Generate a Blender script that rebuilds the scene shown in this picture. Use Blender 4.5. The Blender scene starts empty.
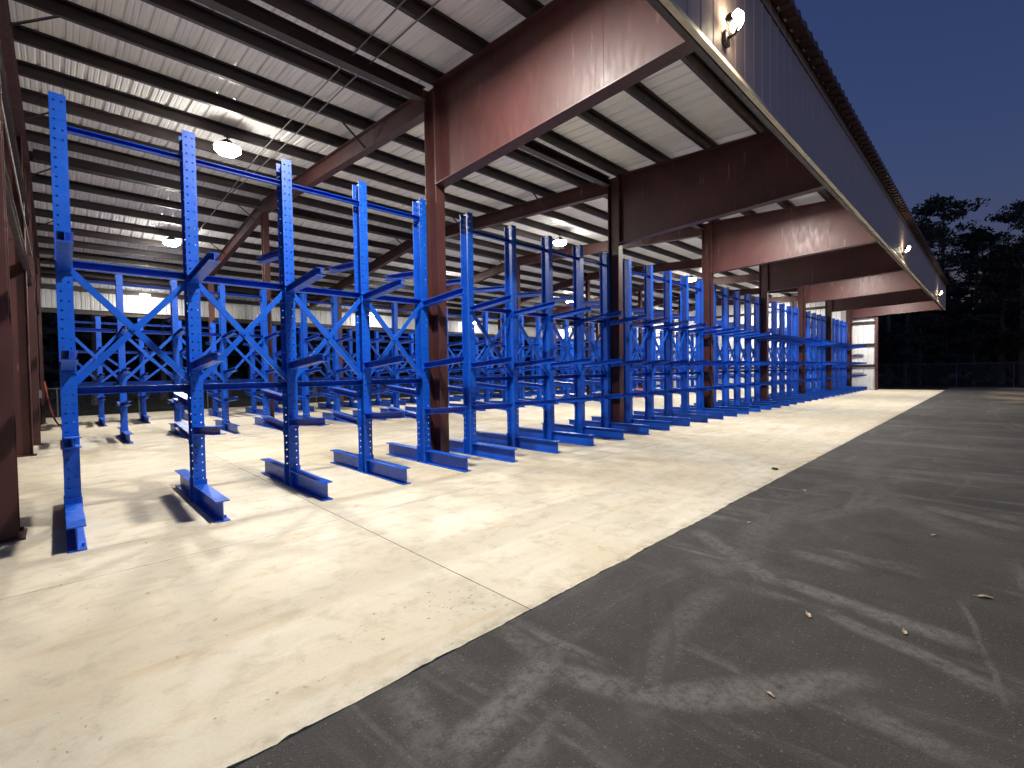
import bpy, math, random
from mathutils import Vector, Matrix
random.seed(11)
SC = bpy.context.scene
COL = SC.collection
rad = math.radians

# ------------------------------------------------------------------ camera
cd = bpy.data.cameras.new('camera')
cam = bpy.data.objects.new('camera', cd); COL.objects.link(cam)
cd.sensor_fit = 'HORIZONTAL'; cd.sensor_width = 36.0
cd.lens = 36.0 * 468.53 / 1024.0
cd.clip_start = 0.05; cd.clip_end = 600
Fw = Vector((0.69670516, 0.71686802, -0.02649829)); Rt = Vector((0.71674966, -0.69716008, -0.01541925)); Up = Vector((0.02952712, 0.00824997, 0.99952993))
Mx = Matrix((Rt, Up, -Fw)).transposed().to_4x4(); Mx.translation = Vector((0, 0, 1.6))
cam.matrix_world = Mx
SC.camera = cam

# ------------------------------------------------------------------ sky, exposure
wd = bpy.data.worlds.new('World'); SC.world = wd; wd.use_nodes = True
wn = wd.node_tree.nodes; wl = wd.node_tree.links
bg = wn['Background']
sky = wn.new('ShaderNodeTexSky'); sky.sky_type = 'NISHITA'; sky.sun_disc = False
sky.sun_elevation = rad(-1.7); sky.sun_rotation = rad(200); sky.air_density = 1.0; sky.dust_density = 0.6; sky.ozone_density = 3.0
wl.new(sky.outputs[0], bg.inputs[0]); bg.inputs[1].default_value = 0.92
SC.view_settings.view_transform = 'Standard'; SC.view_settings.look = 'None'
SC.view_settings.exposure = 0.0; SC.view_settings.gamma = 1.0
SC.view_settings.use_curve_mapping = False
SC.render.engine = 'CYCLES'
SC.cycles.use_denoising = True
SC.cycles.max_bounces = 7; SC.cycles.diffuse_bounces = 4; SC.cycles.glossy_bounces = 3
SC.cycles.sample_clamp_indirect = 6.0
SC.cycles.caustics_reflective = False; SC.cycles.caustics_refractive = False
POWER_CANOPY, POWER_INNER, POWER_WALL, POWER_FASCIA = 480.0, 500.0, 25.0, 115.0

# ------------------------------------------------------------------ mesh helpers
class MB:
    def __init__(s): s.v = []; s.f = []
    def add(s, vs, fs):
        b = len(s.v); s.v += [tuple(p) for p in vs]; s.f += [tuple(i + b for i in f) for f in fs]; return s
    def box(s, x0, x1, y0, y1, z0, z1):
        return s.add([(x0,y0,z0),(x1,y0,z0),(x1,y1,z0),(x0,y1,z0),(x0,y0,z1),(x1,y0,z1),(x1,y1,z1),(x0,y1,z1)],
                     [(0,3,2,1),(4,5,6,7),(0,1,5,4),(1,2,6,5),(2,3,7,6),(3,0,4,7)])
    def bar(s, A, B, w, h, up=(0,0,1), off=(0,0)):
        A = Vector(A); B = Vector(B); d = (B - A).normalized(); u = Vector(up); u = (u - d * u.dot(d)).normalized(); r = d.cross(u)
        A = A + r * off[0] + u * off[1]; B = B + r * off[0] + u * off[1]
        q = []
        for P in (A, B):
            for a, b in ((-1,-1),(1,-1),(1,1),(-1,1)): q.append(P + r * (a * w / 2) + u * (b * h / 2))
        return s.add(q, [(0,1,2,3),(7,6,5,4),(0,4,5,1),(1,5,6,2),(2,6,7,3),(3,7,4,0)])
    def ibeam(s, A, B, h, w, tf, tw, up=(0,0,1)):
        s.bar(A, B, w, tf, up, (0, h/2 - tf/2)); s.bar(A, B, w, tf, up, (0, -h/2 + tf/2)); s.bar(A, B, tw, h - 2*tf, up); return s
    def angle(s, A, B, w, t, up=(0,0,1)):
        s.bar(A, B, t, w, up); s.bar(A, B, w*.6, t, up, (-w*.3 - t/2, -w/2 + t/2)); return s
    def channel(s, A, B, h, w, t, up=(0,0,1)):
        s.bar(A, B, t, h, up); s.bar(A, B, w, t, up, (w/2 + t/2, h/2 - t/2)); s.bar(A, B, w, t, up, (w/2 + t/2, -h/2 + t/2)); return s
    def tube(s, pts, r, n=8, caps=True):
        pts = [Vector(p) for p in pts]; rings = []; rr = r if isinstance(r, (list, tuple)) else [r] * len(pts)
        ref = Vector((0,0,1))
        for i, p in enumerate(pts):
            d = (pts[min(i+1, len(pts)-1)] - pts[max(i-1, 0)]).normalized()
            if abs(d.dot(ref)) > 0.95: ref = Vector((1,0,0))
            u = (ref - d * ref.dot(d)).normalized(); w = d.cross(u)
            rings.append([p + (u * math.cos(2*math.pi*k/n) + w * math.sin(2*math.pi*k/n)) * rr[i] for k in range(n)])
        vs = [q for R in rings for q in R]; fs = []
        for i in range(len(pts) - 1):
            for k in range(n): fs.append((i*n + k, i*n + (k+1) % n, (i+1)*n + (k+1) % n, (i+1)*n + k))
        if caps: fs += [tuple(range(n))[::-1], tuple((len(pts)-1)*n + k for k in range(n))]
        return s.add(vs, fs)
    def bolt(s, P, axis, r=0.014, l=0.012):
        P = Vector(P); a = Vector(axis); return s.tube([P - a*0.002, P + a*l], r, 6)
    def sheet(s, prof, ext):          # prof: list of points A; ext: list of functions/offset vectors
        n = len(prof); vs = [Vector(p) + Vector(e) for e in ext for p in prof]; fs = []
        for j in range(len(ext) - 1):
            for i in range(n - 1): fs.append((j*n+i, j*n+i+1, (j+1)*n+i+1, (j+1)*n+i))
        return s.add(vs, fs)
    def mesh(s, name, smooth=False):
        me = bpy.data.meshes.new(name); me.from_pydata(s.v, [], s.f); me.update()
        if smooth: me.polygons.foreach_set('use_smooth', [True] * len(me.polygons))
        return me

def link(name, me, mat=None, parent=None, loc=None):
    o = bpy.data.objects.new(name, me); COL.objects.link(o)
    if mat and me and not me.materials: me.materials.append(mat)
    if parent:
        o.parent = parent
    if loc: o.location = loc
    return o
def part(name, mb, mat, parent=None, loc=None, smooth=False):
    return link(name, mb.mesh(name, smooth), mat, parent, loc)
def tag(o, label=None, cat=None, group=None, kind=None):
    if label: o['label'] = label
    if cat: o['category'] = cat
    if group: o['group'] = group
    if kind: o['kind'] = kind
    return o
def empty(name, loc=(0,0,0), label=None, cat=None, group=None):
    o = bpy.data.objects.new(name, None); COL.objects.link(o); o.location = loc; o.empty_display_size = .3
    return tag(o, label, cat, group)
KIDS = {}
def copy_tree(o, parent=None):
    c = o.copy(); COL.objects.link(c)
    if parent: c.parent = parent
    for ch in o.children: copy_tree(ch, c)
    return c

# ------------------------------------------------------------------ materials
class NT:
    def __init__(s, name):
        s.m = bpy.data.materials.new(name); s.m.use_nodes = True; s.n = s.m.node_tree.nodes; s.l = s.m.node_tree.links
        s.b = s.n['Principled BSDF']
    def node(s, t, **k):
        n = s.n.new(t)
        for a, v in k.items(): setattr(n, a, v)
        return n
    def sock(s, i, v):
        if isinstance(v, bpy.types.NodeSocket): s.l.new(v, i)
        elif v is not None: i.default_value = v
    def coord(s, scale=(1,1,1), rot=(0,0,0)):
        c = s.node('ShaderNodeTexCoord'); m = s.node('ShaderNodeMapping'); s.l.new(c.outputs['Object'], m.inputs[0])
        m.inputs['Scale'].default_value = scale; m.inputs['Rotation'].default_value = rot; return m.outputs[0]
    def noise(s, vec, scale, detail=4, rough=.55, dist=0.0):
        n = s.node('ShaderNodeTexNoise'); s.sock(n.inputs['Vector'], vec); n.inputs['Scale'].default_value = scale
        n.inputs['Detail'].default_value = detail; n.inputs['Roughness'].default_value = rough; n.inputs['Distortion'].default_value = dist
        return n.outputs[0]
    def math(s, op, a, b=None, c=None, clamp=False):
        n = s.node('ShaderNodeMath', operation=op, use_clamp=clamp); s.sock(n.inputs[0], a); s.sock(n.inputs[1], b)
        if c is not None: s.sock(n.inputs[2], c)
        return n.outputs[0]
    def ramp(s, v, a, b, lo=0.0, hi=1.0):
        n = s.node('ShaderNodeMapRange', interpolation_type='SMOOTHSTEP'); s.sock(n.inputs[0], v)
        n.inputs[1].default_value = a; n.inputs[2].default_value = b; n.inputs[3].default_value = lo; n.inputs[4].default_value = hi; return n.outputs[0]
    def mix(s, f, a, b):
        n = s.node('ShaderNodeMix', data_type='RGBA'); s.sock(n.inputs[0], f)
        s.sock(n.inputs[6], (*a, 1) if isinstance(a, tuple) else a); s.sock(n.inputs[7], (*b, 1) if isinstance(b, tuple) else b); return n.outputs[2]
    def bump(s, h, strength=.3, dist=.01):
        n = s.node('ShaderNodeBump'); s.sock(n.inputs['Height'], h); n.inputs['Strength'].default_value = strength; n.inputs['Distance'].default_value = dist
        s.l.new(n.outputs[0], s.b.inputs['Normal'])
    def set(s, col=None, rough=None, metal=None, spec=None):
        if col is not None: s.sock(s.b.inputs['Base Color'], (*col, 1) if isinstance(col, tuple) else col)
        if rough is not None: s.sock(s.b.inputs['Roughness'], rough)
        if metal is not None: s.sock(s.b.inputs['Metallic'], metal)
        if spec is not None: s.sock(s.b.inputs['Specular IOR Level'], spec)
        return s.m

def simple(name, col, rough=.5, metal=0.0, var=.15, scale=3.0, spec=.5):
    t = NT(name); n = t.noise(t.coord(), scale, 5)
    lo = tuple(c * (1 - var) for c in col); hi = tuple(min(1, c * (1 + var)) for c in col)
    return t.set(t.mix(t.ramp(n, .3, .7), lo, hi), t.ramp(t.noise(t.coord(), scale * 4, 3), .3, .7, rough - .06, rough + .08), metal, spec)

def mat_primer():
    t = NT('red oxide primer'); P = t.coord()
    n1 = t.noise(P, 1.3, 5); n2 = t.noise(t.coord((1.2, 1.2, .35)), 9, 5, .65)
    c = t.mix(t.ramp(n1, .3, .72), (.048, .0155, .0150), (.068, .0225, .0215))
    scuff = t.math('MULTIPLY', t.ramp(t.noise(t.coord((7, 7, .9)), 1.6, 5, .6), .60, .70), t.ramp(t.noise(P, .8, 2), .50, .60))
    c = t.mix(t.math('MULTIPLY', scuff, .5), c, (.26, .17, .15))
    c = t.mix(t.ramp(n2, .62, .8, 0, .45), c, (.06, .024, .02))
    return t.set(c, t.ramp(n2, .3, .7, .44, .58), 0, .4)
def mat_blue():
    t = NT('blue powder coat'); P = t.coord()
    c = t.mix(t.ramp(t.noise(P, 2.2, 4), .3, .7), (.002, .066, .42), (.004, .088, .53))
    scr = t.math('MULTIPLY', t.ramp(t.noise(t.coord((30, 30, 4)), 1.5, 5, .7), .70, .76), .5)
    c = t.mix(scr, c, (.14, .27, .62))
    m = t.set(c, t.ramp(t.noise(P, 14, 3), .3, .7, .30, .44), 0, .4)
    return m
def mat_galv(name, a, b, metal=.25, rough=.42, along=(9, .5, 9)):
    t = NT(name); s1 = t.noise(t.coord(along), 2.2, 5, .6); s2 = t.noise(t.coord(), .6, 3)
    c = t.mix(t.ramp(s1, .3, .7), a, b); c = t.mix(t.ramp(s2, .35, .75, 0, .2), c, tuple(x * .72 for x in a))
    m = t.set(c, t.ramp(s1, .3, .7, rough - .08, rough + .1), metal, .5); t.bump(s1, .12, .004); return m

def mat_concrete():
    t = NT('broom finished concrete'); P = t.coord()
    big = t.noise(P, .35, 4, .55, .6)
    swp = t.noise(t.coord((.16, 1.5, 1), (0, 0, rad(-7))), 1.5, 7, .62, 1.1)     # trowel sweeps along the slab
    swp2 = t.noise(t.coord((.5, 3.2, 1), (0, 0, rad(16))), 1.3, 6, .65, .8)
    fine = t.noise(P, 46, 5, .7); mid = t.noise(P, 4.5, 6, .65, .4)
    c = t.mix(t.ramp(swp, .28, .74), (.49, .445, .355), (.60, .56, .465))
    c = t.mix(t.ramp(big, .38, .64, 0, .85), c, (.49, .42, .30))
    c = t.mix(t.ramp(swp2, .54, .78, 0, .4), c, (.62, .595, .515))
    c = t.mix(t.ramp(mid, .46, .72, 0, .6), c, (.36, .315, .235))
    c = t.mix(t.ramp(fine, .3, .75, 0, .22), c, (.33, .29, .21))
    # dirt tracked in near the pavement edge
    sx = t.node('ShaderNodeSeparateXYZ'); t.l.new(P, sx.inputs[0])
    near = t.math('MULTIPLY', t.ramp(sx.outputs[1], 3.5, 2.6), t.ramp(sx.outputs[1], 2.1, 2.5))
    spk = t.ramp(t.noise(P, 26, 3, .5), .64, .68)
    patch = t.ramp(t.noise(P, 1.7, 3, .5), .50, .66)
    c = t.mix(t.math('MULTIPLY', t.math('MULTIPLY', spk, patch), t.math('MULTIPLY', near, .8)), c, (.05, .042, .032))
    spk2 = t.math('MULTIPLY', t.ramp(t.noise(P, 15, 3, .5), .70, .74), .6)
    c = t.mix(spk2, c, (.10, .08, .06))
    rust = t.math('MULTIPLY', t.ramp(t.noise(t.coord((.5, 2.2, 1)), 1.1, 5, .6), .54, .74), .5)
    c = t.mix(rust, c, (.38, .25, .12))
    edge = t.math('MULTIPLY', t.ramp(sx.outputs[1], 2.30, 2.16), t.ramp(t.noise(P, 7, 5, .7), .40, .65))
    c = t.mix(t.math('MULTIPLY', edge, .55), c, (.20, .17, .13))
    m = t.set(c, t.ramp(mid, .3, .7, .62, .82), 0, .35)
    t.bump(t.math('ADD', t.math('MULTIPLY', fine, .6), t.math('MULTIPLY', swp, .8)), .22, .004)
    return m

STRIPS = [(1.95,1.72,1.14,1.56,.075,.8),(1.21,2.11,1.12,1.56,.07,.5),(3.86,1.07,3.70,.07,.07,.75),(3.56,.75,3.26,-.05,.05,.7),
 (2.66,.44,2.59,.07,.06,.7),(4.51,2.01,3.80,1.12,.08,.55),(4.55,1.18,4.50,.78,.07,.6),(4.34,.13,3.16,-.05,.012,.5),
 (7.02,.55,6.63,-.21,.09,.6),(7.10,.02,7.06,-.23,.10,.6),(1.96,2.15,1.88,1.71,.06,.45),(3.82,1.70,3.69,1.41,.08,.4),
 (5.54,1.40,7.16,.77,.10,.35),(9.0,1.9,9.6,-1.2,.14,.35),(12.4,2.0,12.7,-.9,.2,.35),(16,1.9,17.0,-2.5,.2,.3),(6.2,1.9,8.3,1.2,.08,.3)]
ARCS = [(3.45,2.07,1.64,2.28,1.03,.75,.075,.75),(6.13,5.12,5.65,2.41,.87,.75,.06,.6),(5.2,-2.6,4.2,5.0,1.6,1.6,.12,.3),(9.5,-4.0,5.4,8.0,1.2,2.4,.13,.3),(3.2,-1.6,3.0,2.6,1.34,.9,.07,.3)]
DARK = [(1.32,3.86,2.69,2.56,1.47,.6,.018,.6),(1.40,3.86,2.80,2.62,1.36,.6,.016,.5)]
def mat_asphalt():
    t = NT('worn asphalt'); P = t.coord()
    fine = t.noise(P, 120, 4, .7); agg = t.node('ShaderNodeTexVoronoi'); t.l.new(P, agg.inputs['Vector']); agg.inputs['Scale'].default_value = 130
    big = t.noise(P, .6, 5, .6, .4); mid = t.noise(P, 3.2, 6, .65)
    c = t.mix(t.ramp(big, .35, .7), (.022, .0205, .0195), (.039, .036, .0335))
    c = t.mix(t.ramp(mid, .45, .75, 0, .5), c, (.062, .057, .052))
    c = t.mix(t.ramp(fine, .45, .8, 0, .55), c, (.085, .08, .076))
    c = t.mix(t.ramp(agg.outputs['Distance'], .0, .35, .4, 0), c, (.02, .02, .02))
    warp = t.math('MULTIPLY', t.math('SUBTRACT', t.noise(P, 1.3, 3), .5), .16)
    grit = t.ramp(t.noise(P, 13, 8, .85), .32, .62)
    def vm(op, a, b):
        n = t.node('ShaderNodeVectorMath', operation=op); t.sock(n.inputs[0], a); t.sock(n.inputs[1], b); return n
    dust = None; soot = None
    def band(v, w, end, k):
        av = t.math('ABSOLUTE', t.math('ADD', v, warp))
        m = t.math('MULTIPLY', t.ramp(av, w * 1.9, w * .55), end)
        return t.math('MULTIPLY', t.math('MULTIPLY', m, grit), k * 1.0)
    for x0, y0, x1, y1, w, k in STRIPS:
        d = Vector((x1 - x0, y1 - y0, 0)); L = d.length; d.normalize(); nrm = (-d.y, d.x, 0)
        q = vm('SUBTRACT', P, ((x0 + x1)/2, (y0 + y1)/2, 0)).outputs[0]
        u = t.math('ABSOLUTE', vm('DOT_PRODUCT', q, tuple(d)).outputs['Value']); v = vm('DOT_PRODUCT', q, nrm).outputs['Value']
        m = band(v, w, t.ramp(u, L/2 + .12, L/2 - .12), k)
        dust = m if dust is None else t.math('MAXIMUM', dust, m)
    for lst, isd in ((ARCS, False), (DARK, True)):
        for cx, cy, R, mx, my, half, w, k in lst:
            q = vm('SUBTRACT', P, (cx, cy, 0)).outputs[0]
            ln = vm('LENGTH', q, None).outputs['Value']
            q2 = vm('SUBTRACT', P, (mx, my, 0)).outputs[0]; l2 = vm('LENGTH', q2, None).outputs['Value']
            m = band(t.math('SUBTRACT', ln, R), w, t.ramp(l2, half * 1.1, half * .75), k)
            if isd: soot = m if soot is None else t.math('MAXIMUM', soot, m)
            else: dust = t.math('MAXIMUM', dust, m)
    streak = t.math('MULTIPLY', t.ramp(t.noise(t.coord((1.2, .16, 1), (0, 0, rad(24))), 2.2, 5, .6, .8), .53, .70), .7)
    streak2 = t.math('MULTIPLY', t.ramp(t.noise(t.coord((.18, 1.3, 1), (0, 0, rad(20))), 1.8, 5, .6, 1.0), .54, .72), .6)
    dust = t.math('MAXIMUM', dust, t.math('MULTIPLY', t.math('MAXIMUM', streak, streak2), grit))
    c = t.mix(t.math('MULTIPLY', dust, .85, clamp=True), c, (.16, .15, .141))
    blot = t.math('MULTIPLY', t.ramp(t.noise(P, 2.3, 4, .55, .5), .60, .70), .55)
    c = t.mix(blot, c, (.020, .019, .018))
    stone = t.math('MULTIPLY', t.ramp(t.noise(P, 60, 3, .7), .62, .70), .7)
    c = t.mix(stone, c, (.16, .155, .145))
    c = t.mix(soot, c, (.018, .018, .018))
    cell = t.node('ShaderNodeTexVoronoi', feature='DISTANCE_TO_EDGE'); cell.inputs['Scale'].default_value = .55
    wv = t.node('ShaderNodeVectorMath', operation='ADD'); t.l.new(P, wv.inputs[0])
    nz = t.node('ShaderNodeTexNoise'); t.l.new(P, nz.inputs['Vector']); nz.inputs['Scale'].default_value = 2.5; t.l.new(nz.outputs[1], wv.inputs[1]); t.l.new(wv.outputs[0], cell.inputs['Vector'])
    crack = t.math('MULTIPLY', t.ramp(cell.outputs['Distance'], .010, .003), t.ramp(t.noise(P, .9, 2), .55, .65))
    c = t.mix(t.math('MULTIPLY', crack, .7), c, (.015, .015, .015))
    sx = t.node('ShaderNodeSeparateXYZ'); t.l.new(P, sx.inputs[0])
    sand = t.math('MULTIPLY', t.ramp(sx.outputs[0], 20, 34), t.math('MULTIPLY', t.ramp(sx.outputs[1], .8, -.6), t.ramp(t.noise(P, .35, 4), .42, .6)))
    c = t.mix(t.math('MULTIPLY', sand, .8), c, (.26, .20, .14))
    m = t.set(c, t.ramp(mid, .3, .7, .72, .9), 0, .35)
    t.bump(t.math('ADD', fine, agg.outputs['Distance']), .5, .006)
    return m

M = dict(primer=mat_primer(), blue=mat_blue(), concrete=mat_concrete(), asphalt=mat_asphalt(),
    deck=mat_galv('galvalume roof sheet', (.80, .79, .765), (.90, .89, .86), .05, .36, (9, .4, 9)),
    wallsheet=mat_galv('pale wall sheet', (.60, .60, .58), (.72, .72, .70), .0, .5, (9, 9, .4)),
    purlin=simple('primed purlin steel', (.025, .0165, .0165), .45, .0, .25, 2.5),
    fascia=mat_galv('taupe fascia sheet', (.62, .48, .42), (.72, .56, .50), .0, .5, (6, 6, .5)),
    edge=simple('brown eave trim', (.14, .062, .058), .5),
    cream=simple('cream trim', (.62, .55, .42), .45),
    zinc=simple('zinc bolt', (.55, .55, .56), .35, .8, .1, 20),
    conduit=simple('galvanised conduit', (.16, .155, .15), .55, .1, .15, 8),
    black=simple('dark lamp housing', (.03, .03, .032), .45),
    grass=simple('dark rough ground', (.045, .040, .025), .95, 0, .5, 1.2, .1),
    orange=simple('orange plastic', (.72, .13, .03), .45),
    leaf=simple('dry leaf', (.42, .33, .22), .8, 0, .3, 30),
    clod=simple('dark clod', (.05, .04, .03), .9, 0, .4, 40),
    bark=simple('pine bark', (.17, .135, .115), .9, 0, .4, 5, .2),
    joint=simple('saw cut filler', (.10, .085, .06), .9, 0, .3, 8),  # dark brown fill that shows in the slab joints
    screen=simple('dark fence screen', (.020, .020, .021), .85, 0, .3, 3),
    hose=simple('red hose', (.35, .05, .04), .5))
def emis(name, col, k):
    t = NT(name); t.set((.8, .8, .8), .4); t.sock(t.b.inputs['Emission Color'], (*col, 1)); t.b.inputs['Emission Strength'].default_value = k; return t.m
M['led'] = emis('lit led lens', (1.0, .96, .88), 230.0)
M['led_wall'] = emis('lit wall lamp lens', (1.0, .97, .92), 120.0)
M['led_warm'] = emis('lit warm lens', (1.0, .84, .58), 45.0)
def mat_needles(name, a, b):
    t = NT(name); i = t.node('ShaderNodeNewGeometry')
    return t.set(t.mix(i.outputs['Random Per Island'], a, b), .8, 0, .2)
M['pine'] = mat_needles('pine needles', (.06, .062, .045), (.11, .11, .085))
M['broad'] = mat_needles('dark leaves', (.05, .052, .038), (.095, .095, .075))

# ------------------------------------------------------------------ ground, asphalt, slab
YE = 2.16                                   # slab edge
FX = [-0.766 + 5.664 * k for k in range(8)] # frame lines C0..C7
YF, YM, YB = 6.92, 16.2, 23.6               # column lines
YWALL = 27.6
YLW = 24.0
g = MB(); n = 24
xs = [-400 + 800 * i / n for i in range(n + 1)]
for i in range(n):
    for j in range(n):
        b = len(g.v); g.v += [(xs[i],xs[j],-.16),(xs[i+1],xs[j],-.16),(xs[i+1],xs[j+1],-.16),(xs[i],xs[j+1],-.16)]; g.f.append((b,b+1,b+2,b+3))
tag(part('ground', g, M['grass']), kind='structure')
a = MB(); a.box(-40, 46.5, -45, YE - .004, -.30, -.004)
tag(part('asphalt_yard', a, M['asphalt']), kind='structure')
# slab: slightly ragged front edge, saw cut joints as narrow grooves between panels
sl = MB()
joints_x = [-1.6, 2.24, 8.6, 14.9, 21.2, 27.5, 33.8, 40.6]
joints_y = [YE, 5.02, 9.1, 13.6, 18.2, 22.6, 27.0]
jw = .0035
rng = random.Random(3)
for i in range(len(joints_x) - 1):
    for j in range(len(joints_y) - 1):
        x0, x1, y0, y1 = joints_x[i] + jw, joints_x[i+1] - jw, joints_y[j] + (jw if j else 0), joints_y[j+1] - jw
        if j == 0:
            m = int((x1 - x0) / .03); xx = [x0 + (x1 - x0) * k / m for k in range(m + 1)]; off = 0; chip = 0; ys = []
            for k in range(m + 1):
                off = off * .8 + rng.uniform(-.004, .004); chip = chip * .7 + (rng.uniform(.004, .009) if rng.random() < .08 else 0); ys.append(y0 + off + chip - abs(rng.gauss(0, .003)))
            top = [(x, y, 0) for x, y in zip(xx, ys)]; bot = [(x, y - .003, -.2) for x, y in zip(xx, ys)]
            N = len(top)
            sl.add(top + [(x, y1, 0) for x in xx] + bot, [(k, k+1, N+k+1, N+k) for k in range(N-1)] + [(k, 2*N+k, 2*N+k+1, k+1) for k in range(N-1)])
            sl.add([(x0,y0,0),(x0,y1,0),(x0,y1,-.2),(x0,y0,-.2)], [(0,1,2,3)]); sl.add([(x1,y0,0),(x1,y1,0),(x1,y1,-.2),(x1,y0,-.2)], [(3,2,1,0)]); sl.add([(x0,y1,0),(x1,y1,0),(x1,y1,-.2),(x0,y1,-.2)], [(0,1,2,3)])
        else:
            sl.box(x0, x1, y0, y1, -.2, 0)
tag(part('concrete_slab', sl, M['concrete']), kind='structure')
jf = MB(); jf.box(-1.58, 40.58, YE + .03, 26.98, -.19, -.02)
tag(part('slab_joint_filler', jf, M['joint']), kind='structure')

# ------------------------------------------------------------------ open steel shed
shed = empty('open_shed', (0, 0, 0), 'long open-sided steel shed with brown frames, pale corrugated roof and a deep front canopy', 'building')
SL = .058
def zpb(y): return 7.14 - (SL * (16.2 - y) if y < 16.2 else .117 * (y - 16.2))      # underside of the purlins = top of the rafters
PD = .21                                          # purlin depth
X0, X1 = -1.05, 39.35
# roof sheet
prof = []
x = X0
while x < X1 - .05:
    for dx, dz in ((0, 0), (.030, 0), (.050, .030), (.085, .030), (.105, 0), (.150, 0), (.160, .006), (.175, .006), (.185, 0), (.225, 0), (.235, .006), (.250, .006), (.260, 0)):
        prof.append((x + dx, 0, dz))
    x += .305
prof.append((X1, 0, 0))
YFR = 1.96
ys = [2.10, 16.2, 27.9]
rf = MB(); rf.sheet(prof, [(0, y, zpb(y) + PD + .004) for y in ys])
roof_o = part('roof_sheet', rf, M['deck'], shed)
# eave trim: brown scalloped strip hugging the ribs along the front edge
et = MB()
big = []
x = X0
while x < X1 - .05:
    for dx, dz in ((0, 0), (.03, 0), (.06, .045), (.13, .045), (.16, 0), (.30, 0)): big.append((x + dx, 0, dz))
    x += .305
ze = zpb(YFR) + PD
et.sheet(big, [(0, YFR - .03, ze - .07), (0, YFR - .035, ze + .0), (0, YF - 4.66, ze + .0)])
part('eave_trim', et, M['edge'], roof_o)
# ridge and rear trims
rt = MB(); rt.box(X0, X1, 27.9, 27.94, zpb(27.9) - .05, zpb(27.9) + PD + .05)
part('rear_eave_trim', rt, M['edge'], roof_o)
# fascia, ribbed sheet with a cream drip trim under it
fp = []
x = X0
while x < X1:
    for dx, dy in ((0, 0), (.10, 0), (.112, -.006), (.150, -.006), (.162, 0)): fp.append((x + dx, dy, 0))
    x += .1525 * 2
ZF0, ZF1 = 4.99, zpb(2.13) + PD - .02
fa = MB(); fa.sheet(fp, [(0, 2.13, ZF0), (0, 2.13, ZF1)]); fa.sheet(fp[::-1], [(0, 2.155, ZF0), (0, 2.155, ZF1)])
fa.box(X1 - .03, X1 + .012, 2.10, 2.40, ZF0, ZF1 + .03)
fas_o = part('fascia_panel', fa, M['fascia'], shed)
ft = MB(); ft.box(X0, X1 + .02, 2.098, 2.160, ZF0 - .020, ZF0 - .002); ft.box(X0, X1 + .02, 2.094, 2.101, ZF0 - .026, ZF0 + .022)
part('fascia_trim', ft, M['cream'], fas_o)
sf = MB(); sf.channel((X0, 2.24, ZF0 + .06), (X1, 2.24, ZF0 + .06), .16, .06, .006)
part('fascia_girt', sf, M['purlin'], fas_o)

# purlins (Z sections lying on the rafters) and struts
PY = [3.36, 4.46, 5.60, 6.78, 7.97, 9.25, 10.50, 11.80, 13.05, 14.30, 15.55, 16.85, 18.10, 19.35, 20.6, 21.85, 23.1, 24.35, 25.6, 26.8]
for y in PY:
    p = MB(); zb = zpb(y)
    p.box(X0 + .1, X1 - .05, y - .003, y + .003, zb, zb + PD)
    p.box(X0 + .1, X1 - .05, y + .003, y + .070, zb, zb + .006); p.box(X0 + .1, X1 - .05, y + .064, y + .070, zb + .006, zb + .024)
    p.box(X0 + .1, X1 - .05, y - .070, y - .003, zb + PD - .006, zb + PD); p.box(X0 + .1, X1 - .05, y - .07, y - .064, zb + PD - .024, zb + PD - .006)
    part('purlin', p, M['purlin'], shed)
es = MB(); es.channel((X0, 2.19, zpb(2.25) + .08), (X1, 2.19, zpb(2.25) + .08), .20, .07, .006); part('eave_strut', es, M['purlin'], shed)
es = MB(); es.channel((X1, 27.5, zpb(27.5) + .08), (X0, 27.5, zpb(27.5) + .08), .20, .07, .006); part('eave_strut', es, M['purlin'], shed)

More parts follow.
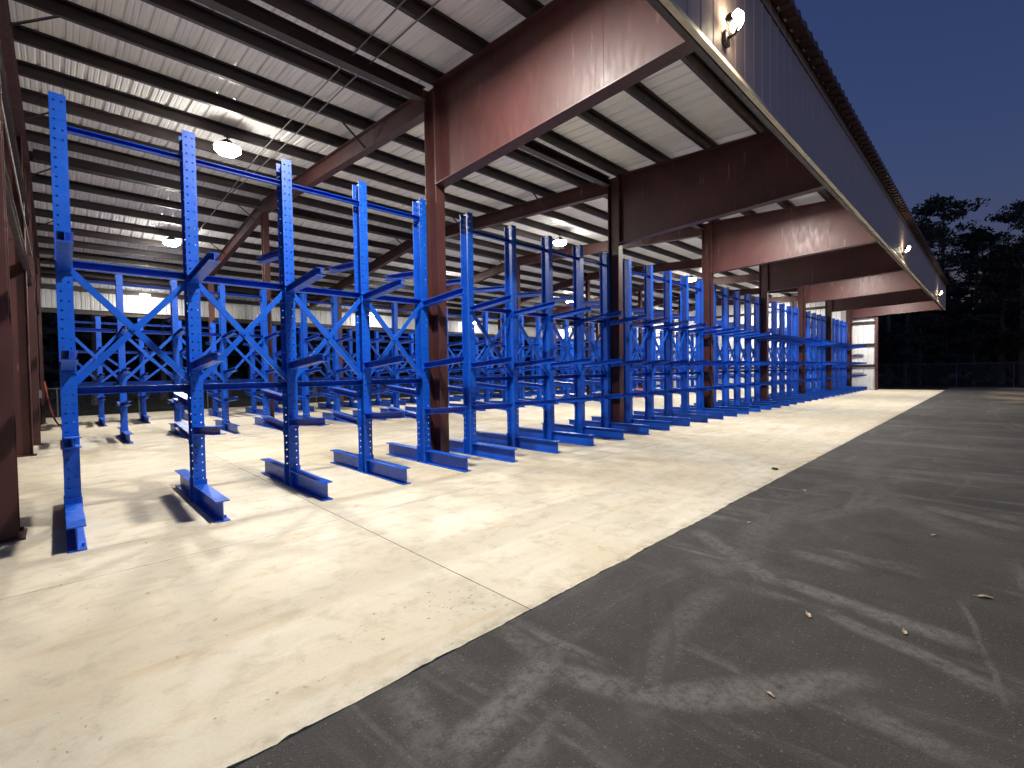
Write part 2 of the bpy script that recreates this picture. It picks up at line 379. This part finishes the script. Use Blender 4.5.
for k, fx in enumerate(FX):
    endf = k in (0, 7)
    cx = fx + (.36 if k == 0 else 0)
    # front column
    zt = zpb(YF)
    c = MB(); c.ibeam((cx, YF, 0.02), (cx, YF, zt), .32, .18, .014, .010, (0, 1, 0)); c.box(cx - .14, cx + .14, YF - .2, YF + .2, .001, .022)
    for sx_ in (-1, 1):
        for sy_ in (-1, 1): c.bolt((cx + sx_ * .10, YF + sy_ * .175, .022), (0, 0, 1), .016, .03)
    part('column', c, M['primer'], shed)
    # mid and back columns
    c = MB(); c.ibeam((cx, YM, .02), (cx, YM, zpb(YM) - .42), .20, .18, .012, .009, (0, 1, 0)); c.box(cx - .13, cx + .13, YM - .14, YM + .14, .001, .021); part('column', c, M['primer'], shed)
    c = MB(); c.ibeam((cx, YB, .02), (cx, YB, zpb(YB) - .42), .25, .18, .012, .009, (0, 1, 0)); c.box(cx - .13, cx + .13, YB - .16, YB + .16, .001, .021); part('column', c, M['primer'], shed)
    # interior rafter, two slopes
    for ya, yb in ((YF + .165, YM), (YM, YWALL - .12)):
        d = .40
        r = MB(); r.ibeam((cx, ya, zpb(ya) - d/2), (cx, yb, zpb(yb) - d/2), d, .18, .014, .009)
        part('rafter', r, M['primer'], shed)
    # cantilever beam carrying the canopy
    b = MB(); ya, yb = YF - .175, 2.24
    za0, zb0, za1, zb1 = 4.87, 5.02, zpb(ya), zpb(yb)
    b.add([(cx-.006,ya,za0),(cx-.006,yb,zb0),(cx-.006,yb,zb1),(cx-.006,ya,za1),(cx+.006,ya,za0),(cx+.006,yb,zb0),(cx+.006,yb,zb1),(cx+.006,ya,za1)],
          [(0,1,2,3),(7,6,5,4),(0,4,5,1),(1,5,6,2),(2,6,7,3),(3,7,4,0)])
    b.bar((cx, ya, za0 - .009), (cx, yb, zb0 - .009), .22, .018); b.bar((cx, ya, za1 - .009), (cx, yb, zb1 - .009), .22, .018)
    b.box(cx - .11, cx + .11, ya + .002, ya + .016, za0 - .03, za1 - .02)
    b.box(cx - .11, cx + .11, ya - .016, ya - .002, za0, za1 - .02)
    for yy in (3.35,):
        b.box(cx - .009, cx + .009, yy - .004, yy + .004, 5.0, zpb(yy) - .03)
    part('cantilever_beam', b, M['primer'], shed)
    # flange braces from the rafter bottom up to the purlins
    for y in PY[5::3]:
        zb = zpb(y)
        s_ = 1 if k == 0 else -1
        f_ = MB(); f_.bar((cx + s_ * .07, y + .02, zb - .38), (cx + s_ * .62, y + .02, zb + .03), .035, .006); f_.bar((cx + s_ * .07, y + .04, zb - .38), (cx + s_ * .62, y + .04, zb + .03), .006, .035)
        part('flange_brace', f_, M['purlin'], shed)
# struts along the column lines
for y, dz, h in ((YF + .13, .12, .22), (YM, .13, .24)):
    for k in range(7):
        s_ = MB(); z = zpb(y) - dz; s_.ibeam((FX[k] + .16 + (.36 if k == 0 else 0), y, z), (FX[k+1] - .12, y, z), h, .16, .010, .007); part('strut', s_, M['purlin'], shed)

# right end wall: pale sheet inside, girts, corner trim
def vsheet(mb, A, B, z0, z1f, nrm):
    A = Vector(A); B = Vector(B); L = (B - A).length; d = (B - A) / L; nr = Vector(nrm); pr = []
    s_ = 0
    while s_ < L - .2:
        for dx, h in ((0, 0), (.03, 0), (.05, .03), (.085, .03), (.105, 0), (.18, 0), (.19, .008), (.21, .008), (.22, 0)): pr.append(A + d * (s_ + dx) + nr * h)
        s_ += .305
    pr.append(B)
    vs = [(p.x, p.y, z0) for p in pr] + [(p.x, p.y, z1f(p.y)) for p in pr]; N = len(pr)
    mb.add(vs, [(i, i+1, N+i+1, N+i) for i in range(N-1)])
XR = FX[7] + .22
w = MB(); vsheet(w, (XR, 5.5, 0), (XR, YWALL - .03, 0), .02, lambda y: zpb(y) + PD - .01 if y > 6.9 else 4.83, (1, 0, 0)); ws_o = part('end_wall_sheet', w, M['wallsheet'], shed)
for z in (1.62, 3.02, 4.5, 5.8):
    gi = MB(); gi.channel((XR - .08, 5.5, z), (XR - .08, YWALL - .1, z), .18, .07, .006); part('girt', gi, M['purlin'], ws_o)
gi = MB(); gi.box(XR - .18, XR + .05, 5.36, 5.5, .02, 4.86); part('end_wall_corner', gi, M['primer'], shed)
for y in (10.4, 13.3, 19.8):
    gi = MB(); gi.ibeam((FX[7], y, .02), (FX[7], y, zpb(y) - .42), .2, .16, .01, .008, (1, 0, 0)); part('end_wall_post', gi, M['primer'], shed)
# rear wall: only the upper part is sheeted
w = MB(); vsheet(w, (X0, YWALL, 0), (XR, YWALL, 0), 4.42, lambda y: zpb(y) + PD - .03, (0, 1, 0)); ws_o = part('back_wall_sheet', w, M['wallsheet'], shed)
for z in (4.46, 5.45):
    gi = MB(); gi.channel((X0, YWALL - .09, z), (XR - .2, YWALL - .09, z), .20, .06, .006); part('girt', gi, M['purlin'], ws_o)
# left end wall: brown lined, deep posts, header over the opening, trim
XL = -.98
w = MB(); vsheet(w, (XL, 6.9, 0), (XL, YLW, 0), .02, lambda y: zpb(y) + PD - .01, (-1, 0, 0)); part('end_wall_sheet', w, M['primer'], shed)
for y, d in ((14.05, .50), (20.6, .50), (23.2, .50)):
    p = MB(); p.ibeam((-.64, y, .02), (-.62, y, zpb(y) - .42), d, .20, .014, .010, (1, 0, 0)); p.box(-.9, -.34, y - .14, y + .14, .001, .02); part('end_wall_post', p, M['primer'], shed)
p = MB(); p.box(-.92, -.36, 6.80, 7.10, .02, 4.1); jm_o = part('jamb', p, M['primer'], shed)
p = MB(); p.box(-.362, -.335, 7.09, 7.13, .02, 3.9); part('jamb_trim', p, M['cream'], jm_o)
for z in (3.95, 5.35):
    gi = MB(); gi.channel((-.42, 7.1, z), (-.42, 23.2, z), .20, .07, .006); part('girt', gi, M['purlin'], shed)

# ------------------------------------------------------------------ cantilever racks
PW, PDp = .134, .222                # post width (x) and depth (y)
def punched(mb, y, t, w, z0, z1, pitch=.1016, hole=.019):
    hx = [-w/2, -w/2 + .026, -w/2 + .026 + hole, w/2 - .026 - hole, w/2 - .026, w/2]
    zs = [z0]; z = z0 + .08
    while z + hole < z1 - .03: zs += [z, z + hole]; z += pitch
    zs.append(z1)
    for i in range(5):
        for j in range(len(zs) - 1):
            hol = i in (1, 3) and j % 2 == 1
            xa, xb, za, zb = hx[i], hx[i+1], zs[j], zs[j+1]
            if hol:
                ya, yb = y - t/2, y + t/2
                mb.add([(xa,ya,za),(xb,ya,za),(xb,ya,zb),(xa,ya,zb),(xa,yb,za),(xb,yb,za),(xb,yb,zb),(xa,yb,zb)], [(0,1,5,4),(1,2,6,5),(2,3,7,6),(3,0,4,7)])
            else:
                mb.add([(xa,y-t/2,za),(xb,y-t/2,za),(xb,y-t/2,zb),(xa,y-t/2,zb)], [(0,1,2,3)]); mb.add([(xa,y+t/2,za),(xb,y+t/2,za),(xb,y+t/2,zb),(xa,y+t/2,zb)], [(3,2,1,0)])
    for s in (-1, 1):
        xx = s * w/2; mb.add([(xx,y-t/2,z0),(xx,y+t/2,z0),(xx,y+t/2,z1),(xx,y-t/2,z1)], [(0,1,2,3)])
    mb.add([(-w/2,y-t/2,z1),(w/2,y-t/2,z1),(w/2,y+t/2,z1),(-w/2,y+t/2,z1)], [(0,1,2,3)])
def post_mesh(h):
    p = MB(); t = .011
    punched(p, -PDp/2 + t/2, t, PW, 0.012, h); punched(p, PDp/2 - t/2, t, PW, 0.012, h)
    p.box(-.005, .005, -PDp/2 + t, PDp/2 - t, .012, h - .001)
    p.box(-PW/2 - .01, PW/2 + .01, -PDp/2 - .002, PDp/2 + .002, .001, .012)
    return p.mesh('post')
BH, BL = .232, 1.24
def base_mesh(sgn):
    b = MB(); y0, y1 = sgn * (PDp/2 + .014), sgn * BL
    b.ibeam((0, y0, BH/2 + .001), (0, y1, BH/2 + .001), BH, .135, .012, .008)
    b.box(-.075, .075, min(y0, y0 - sgn * .012), max(y0, y0 - sgn * .012), .002, BH + .06)
    for xx in (-.048, .048):
        for z in (.05, .10, .15, .20): b.bolt((xx, y0 + sgn * .002, z), (0, sgn, 0), .012, .016)
    b.bolt((.045, sgn * (BL - .12), .013), (0, 0, 1), .012, .03)
    return b.mesh('base_beam')
def arm_mesh(sgn):
    b = MB(); ya, yb = sgn * (PDp/2 + .012), sgn * 1.215; rise = .085
    b.bar((0, ya, 0), (0, yb, rise), .115, .008, (0,0,1), (0, .044)); b.bar((0, ya, 0), (0, yb, rise), .115, .008, (0,0,1), (0, -.044)); b.bar((0, ya, 0), (0, yb, rise), .007, .082)
    b.box(-.07, .07, min(ya, ya - sgn * .010), max(ya, ya - sgn * .010), -.085, .075)
    for xx in (-.058, .058):
        for z in (-.065, .058): b.bolt((xx, ya + sgn * .001, z), (0, sgn, 0), .011, .012)
    return b.mesh('arm')
FRONT_Z, REAR_Z = (.92, 1.73, 2.81), (.81, 1.24, 3.38)
ar_name = []
def make_rack(h, fz, rz, ties, first):
    OFFX = [first, 2.035, 3.19, 4.34, 5.46]
    root = empty('cantilever_rack')
    pm, bf, br, af, ar = post_mesh(h), base_mesh(-1), base_mesh(1), arm_mesh(-1), arm_mesh(1)
    for px in OFFX:
        link('post', pm, M['blue'], root, (px, 0, 0))
        link('base_beam', bf, M['blue'], root, (px, 0, 0)); link('base_beam', br, M['blue'], root, (px, 0, 0))
        for z in fz: link('arm', af, M['blue'], root, (px, 0, z))
        for z in rz: link('arm', ar, M['blue'], root, (px, 0, z))
    zl, zu, zt = ties
    ar_name[:] = [ar.name]
    for a_, b_ in zip(OFFX[:-1], OFFX[1:]):
        L = b_ - a_ - .014
        t_ = MB(); t_.channel((0, .065, 0), (L, .065, 0), .085, .085, .005); me = t_.mesh('tie_beam')
        for z in (zl, zu): link('tie_beam', me, M['blue'], root, (a_ + .007, 0, z))
        t_ = MB(); t_.channel((0, .02, 0), (L, .02, 0), .06, .06, .005); link('top_tie', t_.mesh('top_tie'), M['blue'], root, (a_ + .007, 0, zt))
        for flip, yy in ((0, -.030), (1, -.048)):
            q = MB(); za, zb = zl + .06, zu - .05
            if flip: za, zb = zb, za
            q.angle((0.02, yy, za), (L - .02, yy, zb), .068, .005)
            q.box(.0, .05, yy - .006, yy + .010, za - .035, za + .035); q.box(L - .05, L, yy - .006, yy + .010, zb - .035, zb + .035)
            q.bolt((L/2, yy - .004, (za + zb)/2), (0, -1, 0), .014, .012)
            link('cross_brace', q.mesh('cross_brace'), M['blue'], root, (a_ + .007, 0, 0))
    return root
GR = 'blue cantilever racks standing in three rows'
WHERE = ['at the left end, beside the end wall', 'second bay from the left end wall', 'third bay from the left end wall', 'middle bay of the row, fourth from either end',
         'third bay from the far pale wall', 'second bay from the far pale wall', 'last bay against the far pale wall']
ROWS = [(7.12, 0, 4.65, FRONT_Z, REAR_Z, (1.46, 2.86, 4.33), 'tall blue rack of the front row, '),
        (15.75, -.04, 4.25, (.90, 1.70, 2.72), (.80, 1.25, 3.2), (1.45, 2.8, 4.0), 'blue rack of the middle row, '),
        (21.6, -.18, 3.72, (.86, 1.62, 2.5), (.80, 1.25, 2.9), (1.4, 2.5, 3.5), 'shorter blue rack of the rear row, ')]
for y, dx, h, fz, rz, ties, lab in ROWS:
    proto = make_rack(h, fz, rz, ties, {7.12: .86, 15.75: 1.0}.get(y, 1.18))
    for k in range(7):
        o = proto if k == 0 else copy_tree(proto)
        o.location = (FX[k] + dx, y, 0); tag(o, lab + WHERE[k], 'storage rack', GR)
    if y < 8:                       # the two end posts of the nearest rack carry no top arm at the back
        for ch in list(proto.children):
            if ch.name.startswith('arm') and abs(ch.location.z - rz[2]) < .01 and ch.location.x < 2.2 and ch.data.name == ar_name[0]: bpy.data.objects.remove(ch)

# ------------------------------------------------------------------ lamps
def area(loc, power, size, col, rot=(0,0,0), parent=None, spread=180):
    l = bpy.data.lights.new('lamp_light', 'AREA'); l.shape = 'DISK'; l.size = size; l.energy = power; l.color = col; l.spread = rad(spread)
    o = bpy.data.objects.new('lamp_light', l); COL.objects.link(o); o.location = loc; o.rotation_euler = rot
    if parent: o.parent = parent
    return o
def high_bay(loc, power, label, group, hang, dome=True):
    r = empty('roof_lamp', loc, label, 'lamp', group)
    h = MB(); h.tube([(0,0,.16),(0,0,.06),(0,0,.0)], [.07,.16,.27], 20); h.tube([(0,0,.16),(0,0,hang)], .012, 8); h.box(-.06,.06,-.05,.05,hang,hang+.03)
    part('housing', h, M['black'], r)
    l = MB()
    if dome: l.tube([(0,0,-.002),(0,0,-.07),(0,0,-.13),(0,0,-.16)], [.25,.25,.19,.08], 20)
    else: l.tube([(0,0,-.002),(0,0,-.012)], [.25,.24], 20)
    part('lens', l, M['led'], r, smooth=True)
    area((0, 0, -.18 if dome else -.03), power, .34, (1, .95, .87), parent=r)
    return r
ORD = ['nearest the camera', 'second from the camera', 'third from the camera', 'farthest from the camera']
for k in range(4):
    for X, Y, pw, row in ((2.75, 4.8, POWER_CANOPY, 'under the front canopy'), (2.85, 12.1, POWER_INNER, 'between the front and middle racks'), (3.1, 21.0, POWER_INNER, 'over the rear racks')):
        zz = 6.16 if Y < 6 else (6.62 if Y < 16 else 6.45)
        x = X + (11.2 if Y < 6 else 11.33) * k
        if k == 3: x = min(x, 36.8)
        yy = min(PY, key=lambda q: abs(q - Y))
        high_bay((x, yy, zz), pw, 'bright round roof lamp ' + row + ', ' + ORD[k], 'roof lamps hanging below the purlins', zpb(yy) - zz - .031, Y > 6)
# wall lamps on the sheeted part of the rear wall
for x, w_ in ((3.0, 'near the left end'), (14.2, 'left of the middle'), (22.4, 'right of the middle'), (33.5, 'near the far right end')):
    r = empty('wall_lamp', (x, YWALL - .62, 5.28), 'bright wall lamp on the white back wall sheeting, ' + w_, 'lamp', 'lamps on the back wall')
    h = MB(); h.box(-.22, .22, -.10, .03, .06, .16); h.box(-.05, .05, .03, .53, .08, .14); part('housing', h, M['black'], r)
    l = MB(); l.tube([(0,-.035,.058),(0,-.035,0),(0,-.035,-.06),(0,-.035,-.09)], [.19,.18,.13,.05], 16); part('lens', l, M['led_wall'], r)
    area((0, -.035, -.11), POWER_WALL, .25, (1, .97, .92), (0, 0, 0), r)
# flood lamps on the outside of the fascia
for x, w_ in ((5.45, 'nearest of the three'), (20.0, 'middle one of the three'), (33.6, 'farthest of the three')):
    r = empty('flood_lamp', (x, 2.115, 5.26), 'lit flood lamp on a short bracket outside the taupe fascia, ' + w_, 'lamp', 'flood lamps along the fascia')
    h = MB(); h.box(-.06, .06, -.03, .0, -.07, .07); h.tube([(0,-.03,0),(0,-.10,.01),(0,-.13,.07)], .018, 8); part('bracket', h, M['black'], r)
    h = MB(); h.bar((-.0, -.075, .175), (.0, -.105, .095), .24, .05, (0,-1,0)); h.bar((0,-.06,.17),(0,-.075,.12),.20,.06,(0,-1,0)); part('housing', h, M['black'], r)
    l = MB(); l.tube([(0,-.11,.145),(0,-.15,.125),(0,-.175,.11)], [.105,.085,.04], 16); part('lens', l, M['led_warm'], r, smooth=True)
    area((0, -.20, .10), POWER_FASCIA, .16, (1, .86, .66), (rad(-55), 0, 0), r)

# ------------------------------------------------------------------ conduits and wires
w = MB()
w.tube([(3.72, 4.5, 6.42), (3.78, 8.0, zpb(8.0) - .02), (3.9, 12.1, zpb(12.1) - .02), (3.95, 16.1, zpb(16.1) - .02)], .011, 6)
tag(part('conduit', w, M['conduit']), 'thin grey conduit running under the purlins, the one closer to the near column', 'conduit', 'conduits under the roof')
w = MB()
w.tube([(3.38, 4.5, 6.42), (3.5, 8.0, zpb(8.0) - .02), (3.62, 12.1, zpb(12.1) - .02), (3.7, 20.8, zpb(20.8) - .02)], .011, 6)
tag(part('conduit', w, M['conduit']), 'thin grey conduit running under the purlins, the one closer to the left end wall', 'conduit', 'conduits under the roof')
w = MB(); w.tube([(-.345, 17.2, .05), (-.345, 17.2, 4.6), (-.345, 7.3, 4.6)], .013, 8); w.box(-.37, -.29, 17.12, 17.28, 1.1, 1.3)
tag(part('wall_conduit', w, M['conduit']), 'grey pipe climbing the brown left end wall between its posts', 'pipe')
h = MB(); pts = [(-.30, 22.6, 1.5)]
for i in range(1, 13):
    f_ = i / 12; pts.append((-.30 + .35 * f_, 22.6 - .5 * f_, 1.5 - 1.48 * (1 - (1 - f_) ** 2)))
h.tube(pts, .025, 6)
tag(part('hose', h, M['hose']), 'dark red hose drooping to the floor beside the last left wall post', 'hose')

# ------------------------------------------------------------------ small things on the ground
def bucket(x, y, s, label):
    r = empty('bucket', (x, y, 0), label, 'bucket', 'orange buckets at the back of the shed')
    b = MB(); b.tube([(0,0,.002),(0,0,.40*s),(0,0,.42*s),(0,0,.45*s)], [.17*s,.20*s,.215*s,.215*s], 18); part('body', b, M['orange'], r)
    h = MB(); h.tube([(math.cos(a)*.225*s, 0, .38*s + math.sin(a)*.18*s) for a in [math.pi*i/10 for i in range(11)]], .006, 6); part('handle', h, M['zinc'], r)
bucket(14.4, 20.0, 1.0, 'small orange bucket on the slab seen through the third bay of the rear racks')
bucket(23.9, 14.2, 1.15, 'larger orange bucket on the slab beyond the second brown front column')
LV = [(3.43, .82, .024, .5), (2.46, .75, .016, 1.2), (4.53, .03, .034, 2.0), (3.60, .36, .02, .2), (5.88, .38, .024, 2.6), (6.9, 1.7, .03, .9), (5.1, 1.75, .022, 3.0)]
LW = ['pale square dry leaf on dark asphalt between the dusty tyre marks', 'torn dry leaf on the dusty curved tyre mark nearest the camera', 'largest dry leaf on the asphalt at the right picture edge', 'small curled dry leaf on the asphalt below the largest leaf',
      'single dry leaf farther out on the asphalt, right of the slab corner stain', 'dry leaf on asphalt close to the slab edge, farthest away', 'tiny dry leaf on asphalt just off the slab edge, nearer one']
for (x, y, s, rz), lab in zip(LV, LW):
    b = MB(); n = 9
    top = []
    for i in range(n):
        a_ = 2 * math.pi * i / n; rr = s * (1 + .35 * math.cos(2 * a_) + random.uniform(-.2, .2)); top.append((rr * math.cos(a_), rr * math.sin(a_) * .75, .006 + abs(math.sin(a_)) * s * .30))
    b.add(top + [(0, 0, .005)] + [(p[0], p[1], p[2] - .0015) for p in top], [(i, (i+1) % n, n) for i in range(n)] + [(n + 1 + (i+1) % n, n + 1 + i, n) for i in range(n)])
    b.tube([(s * 1.2, 0, .008), (s * 1.9, .004, .012)], .0016, 5)
    o = part('dry_leaf', b, M['leaf'], None, (x, y, -.004)); o.rotation_euler.z = rz; tag(o, lab, 'leaf', 'dry leaves on the asphalt')
b = MB()
for i in range(9):
    a_ = random.uniform(0, 6.28); d = random.uniform(0, .07); s = random.uniform(.012, .034); px, py = d * math.cos(a_) * 1.6, d * math.sin(a_)
    b.tube([(px, py, 0), (px + .003, py, s * .5), (px, py + .002, s)], [s, s * .8, s * .25], 7)
tag(part('dirt_clod', b, M['clod'], None, (8.03, 2.38, 0)), 'small heap of dark crumbled dirt on the pale slab edge', 'dirt')

# ------------------------------------------------------------------ fences
def fence(name, A, B, h, label, sp=3.0, mesh_step=.16, zb=-.16):
    A = Vector(A); B = Vector(B); L = (B - A).length; d = (B - A) / L
    r = empty(name, (A.x, A.y, zb), label, 'fence')
    for i in range(int(L / sp) + 1):
        p = MB(); q = d * (i * sp); p.tube([q, q + Vector((0, 0, h + .03))], .03, 8); part('post', p, M['conduit'], r)
    t = MB(); t.tube([Vector((0, 0, h)), d * L + Vector((0, 0, h))], .022, 8); part('top_rail', t, M['conduit'], r)
    m = MB(); k = int(L / mesh_step)
    nrm = Vector((-d.y, d.x, 0)) * .035
    for i in range(-int(h / mesh_step), k):
        for s_ in (1, -1):
            u0 = i * mesh_step; u1 = u0 + h - .06
            if u0 < 0 or u1 > L: continue
            a_, b_ = (u0, u1) if s_ == 1 else (u1, u0)
            m.tube([d * a_ + nrm + Vector((0, 0, .03)), d * b_ + nrm + Vector((0, 0, h - .03))], .0035, 3, False)
    part('wire_mesh', m, M['conduit'], r)
    return r
fence('chain_link_fence', (49.5, -22, 0), (49.5, 32, 0), 1.85, 'chain-link fence across the far end of the asphalt in front of dark woods')
fence('chain_link_fence', (-12, 30.5, 0), (49.4, 30.5, 0), 1.3, 'low chain-link fence on dark ground behind the open back of the shed')

# ------------------------------------------------------------------ trees
def leaf_cloud(mb, rnd, c, R, n, size, flat=.6):
    for _ in range(n):
        while True:
            p = Vector((rnd.uniform(-1, 1), rnd.uniform(-1, 1), rnd.uniform(-1, 1)))
            if p.length < 1: break
        p = Vector((p.x * R, p.y * R, p.z * R * flat)) + c
        u = Vector((rnd.gauss(0, 1), rnd.gauss(0, 1), rnd.gauss(0, 1))).normalized(); v = u.orthogonal().normalized(); s = size * rnd.uniform(.6, 1.4)
        mb.add([p - u * s, p + v * s * .45, p + u * s, p - v * s * .45], [(0,1,2,3)])
def pine_meshes(seed, H, crown_from, spread, nb, dens, size):
    rnd = random.Random(seed); tr = MB(); cr = MB()
    bend = Vector((rnd.uniform(-.03, .03), rnd.uniform(-.03, .03), 0)) * H
    P = lambda f: bend * f * f + Vector((0, 0, H * f))
    tr.tube([P(i / 8) for i in range(9)], [.019 * H * (1 - .85 * i / 8) * (1.25 if i == 0 else 1) for i in range(9)], 8)
    for i in range(nb):
        f = crown_from + (1 - crown_from) * rnd.random() ** .85
        if f > .98: f = .97
        a_ = rnd.uniform(0, 6.283); g_ = (f - crown_from) / (1 - crown_from)
        Lb = spread * (.35 + .75 * math.sin(math.pi * min(1, .2 + g_ * .8))) * rnd.uniform(.5, 1.15)
        b0 = P(f); tip = b0 + Vector((math.cos(a_) * Lb, math.sin(a_) * Lb, Lb * rnd.uniform(-.05, .45)))
        midp = (b0 + tip) / 2 + Vector((0, 0, -Lb * .06)); r0 = .0055 * H * (1 - .6 * g_)
        tr.tube([b0, midp, tip], [r0, r0 * .6, r0 * .15], 5)
        for q in range(rnd.randint(2, 4)):
            c = b0.lerp(tip, rnd.uniform(.45, 1.05)) + Vector((rnd.gauss(0, .3), rnd.gauss(0, .3), rnd.gauss(0, .2)))
            leaf_cloud(cr, rnd, c, rnd.uniform(.45, .95) * spread * .26, dens, size, .6)
    leaf_cloud(cr, rnd, P(.99), spread * .2, dens * 2, size)
    return tr.mesh('trunk'), cr.mesh('crown')
V = [pine_meshes(1, 22, .58, 4.6, 34, 30, .2), pine_meshes(2, 19, .45, 4.2, 36, 30, .2), pine_meshes(5, 15, .22, 3.9, 46, 46, .24), pine_meshes(9, 11, .08, 3.6, 40, 34, .24), pine_meshes(14, 21, .52, 3.8, 30, 40, .22)]
KIND = ['tall pine with a bare trunk and a ragged high crown', 'tall pine with a long uneven crown', 'dark broad tree with low branches', 'dense dark thicket tree branching near the ground', 'slim tall pine with a sparse crown']
TN = ['pine_tree', 'pine_tree', 'broadleaf_tree', 'broadleaf_tree', 'pine_tree']
rnd = random.Random(21)
tscale = .74
def tree(v, x, y, s, where):
    r = empty(TN[v], (x, y, -.16)); tag(r, KIND[v] + ' ' + where, 'tree', 'trees ' + where)
    link('trunk', V[v][0], M['bark'], r); link('crown', V[v][1], M['pine'] if v in (0, 1, 4) else M['broad'], r)
    r.rotation_euler.z = rnd.uniform(0, 6.28); s *= tscale; r.scale = (s, s, s * rnd.uniform(.95, 1.05)); return r
E1 = 'beyond the far right fence'
for v, x, y, s in ((0, 62, 3.6, 1.06), (1, 59, 5.9, 1.08), (0, 58, 7.2, .95), (4, 66, .6, .92), (1, 58, -.4, .86), (0, 60, -2.4, .96), (4, 63, 1.2, .98), (0, 70, 7.5, 1.0), (2, 57, -1.6, 1.05), (1, 64, -3.5, .95), (3, 55.5, 1.2, .7), (3, 55, 4.6, .75), (3, 56, 8.2, .8), (2, 68, 3.8, .9), (3, 54.5, -3.0, .8), (2, 60, -7, 1.0), (0, 64, -11, 1.0), (3, 55, -9, .9), (1, 58, 12, 1.0), (3, 54, 13, .9), (2, 61, 17, 1.0), (4, 59, 21, .9), (3, 55, 20, .9), (3, 58.5, 3.0, .9), (3, 60.5, -.6, .9), (3, 63, 6.5, .9), (2, 66, -1.0, .95)):
    tree(v, x, y, s, E1)
tscale = .8
E2 = 'beyond the low fence behind the shed'
x = -14
while x < 52:
    tree(rnd.choice((2, 3, 3, 1, 4)), x, rnd.uniform(38, 46), rnd.uniform(.75, 1.0), E2); x += rnd.uniform(2.6, 4.2)
# far mass of woodland behind the first trees
ww = MB(); rw = random.Random(4)
for i in range(330):
    if i < 140: c = Vector((rw.uniform(72, 84), rw.uniform(-30, 34), 0)); hh = rw.uniform(7, 14)
    else: c = Vector((rw.uniform(-34, 84), rw.uniform(50, 60), 0)); hh = rw.uniform(7, 12)
    leaf_cloud(ww, rw, Vector((c.x, c.y, hh * .5)), rw.uniform(2.4, 3.6), 150, .6, hh / 6)
tag(part('woodland', ww, M['broad']), 'dark far-off wood closing the view behind the single trees', 'woodland', None, 'stuff')
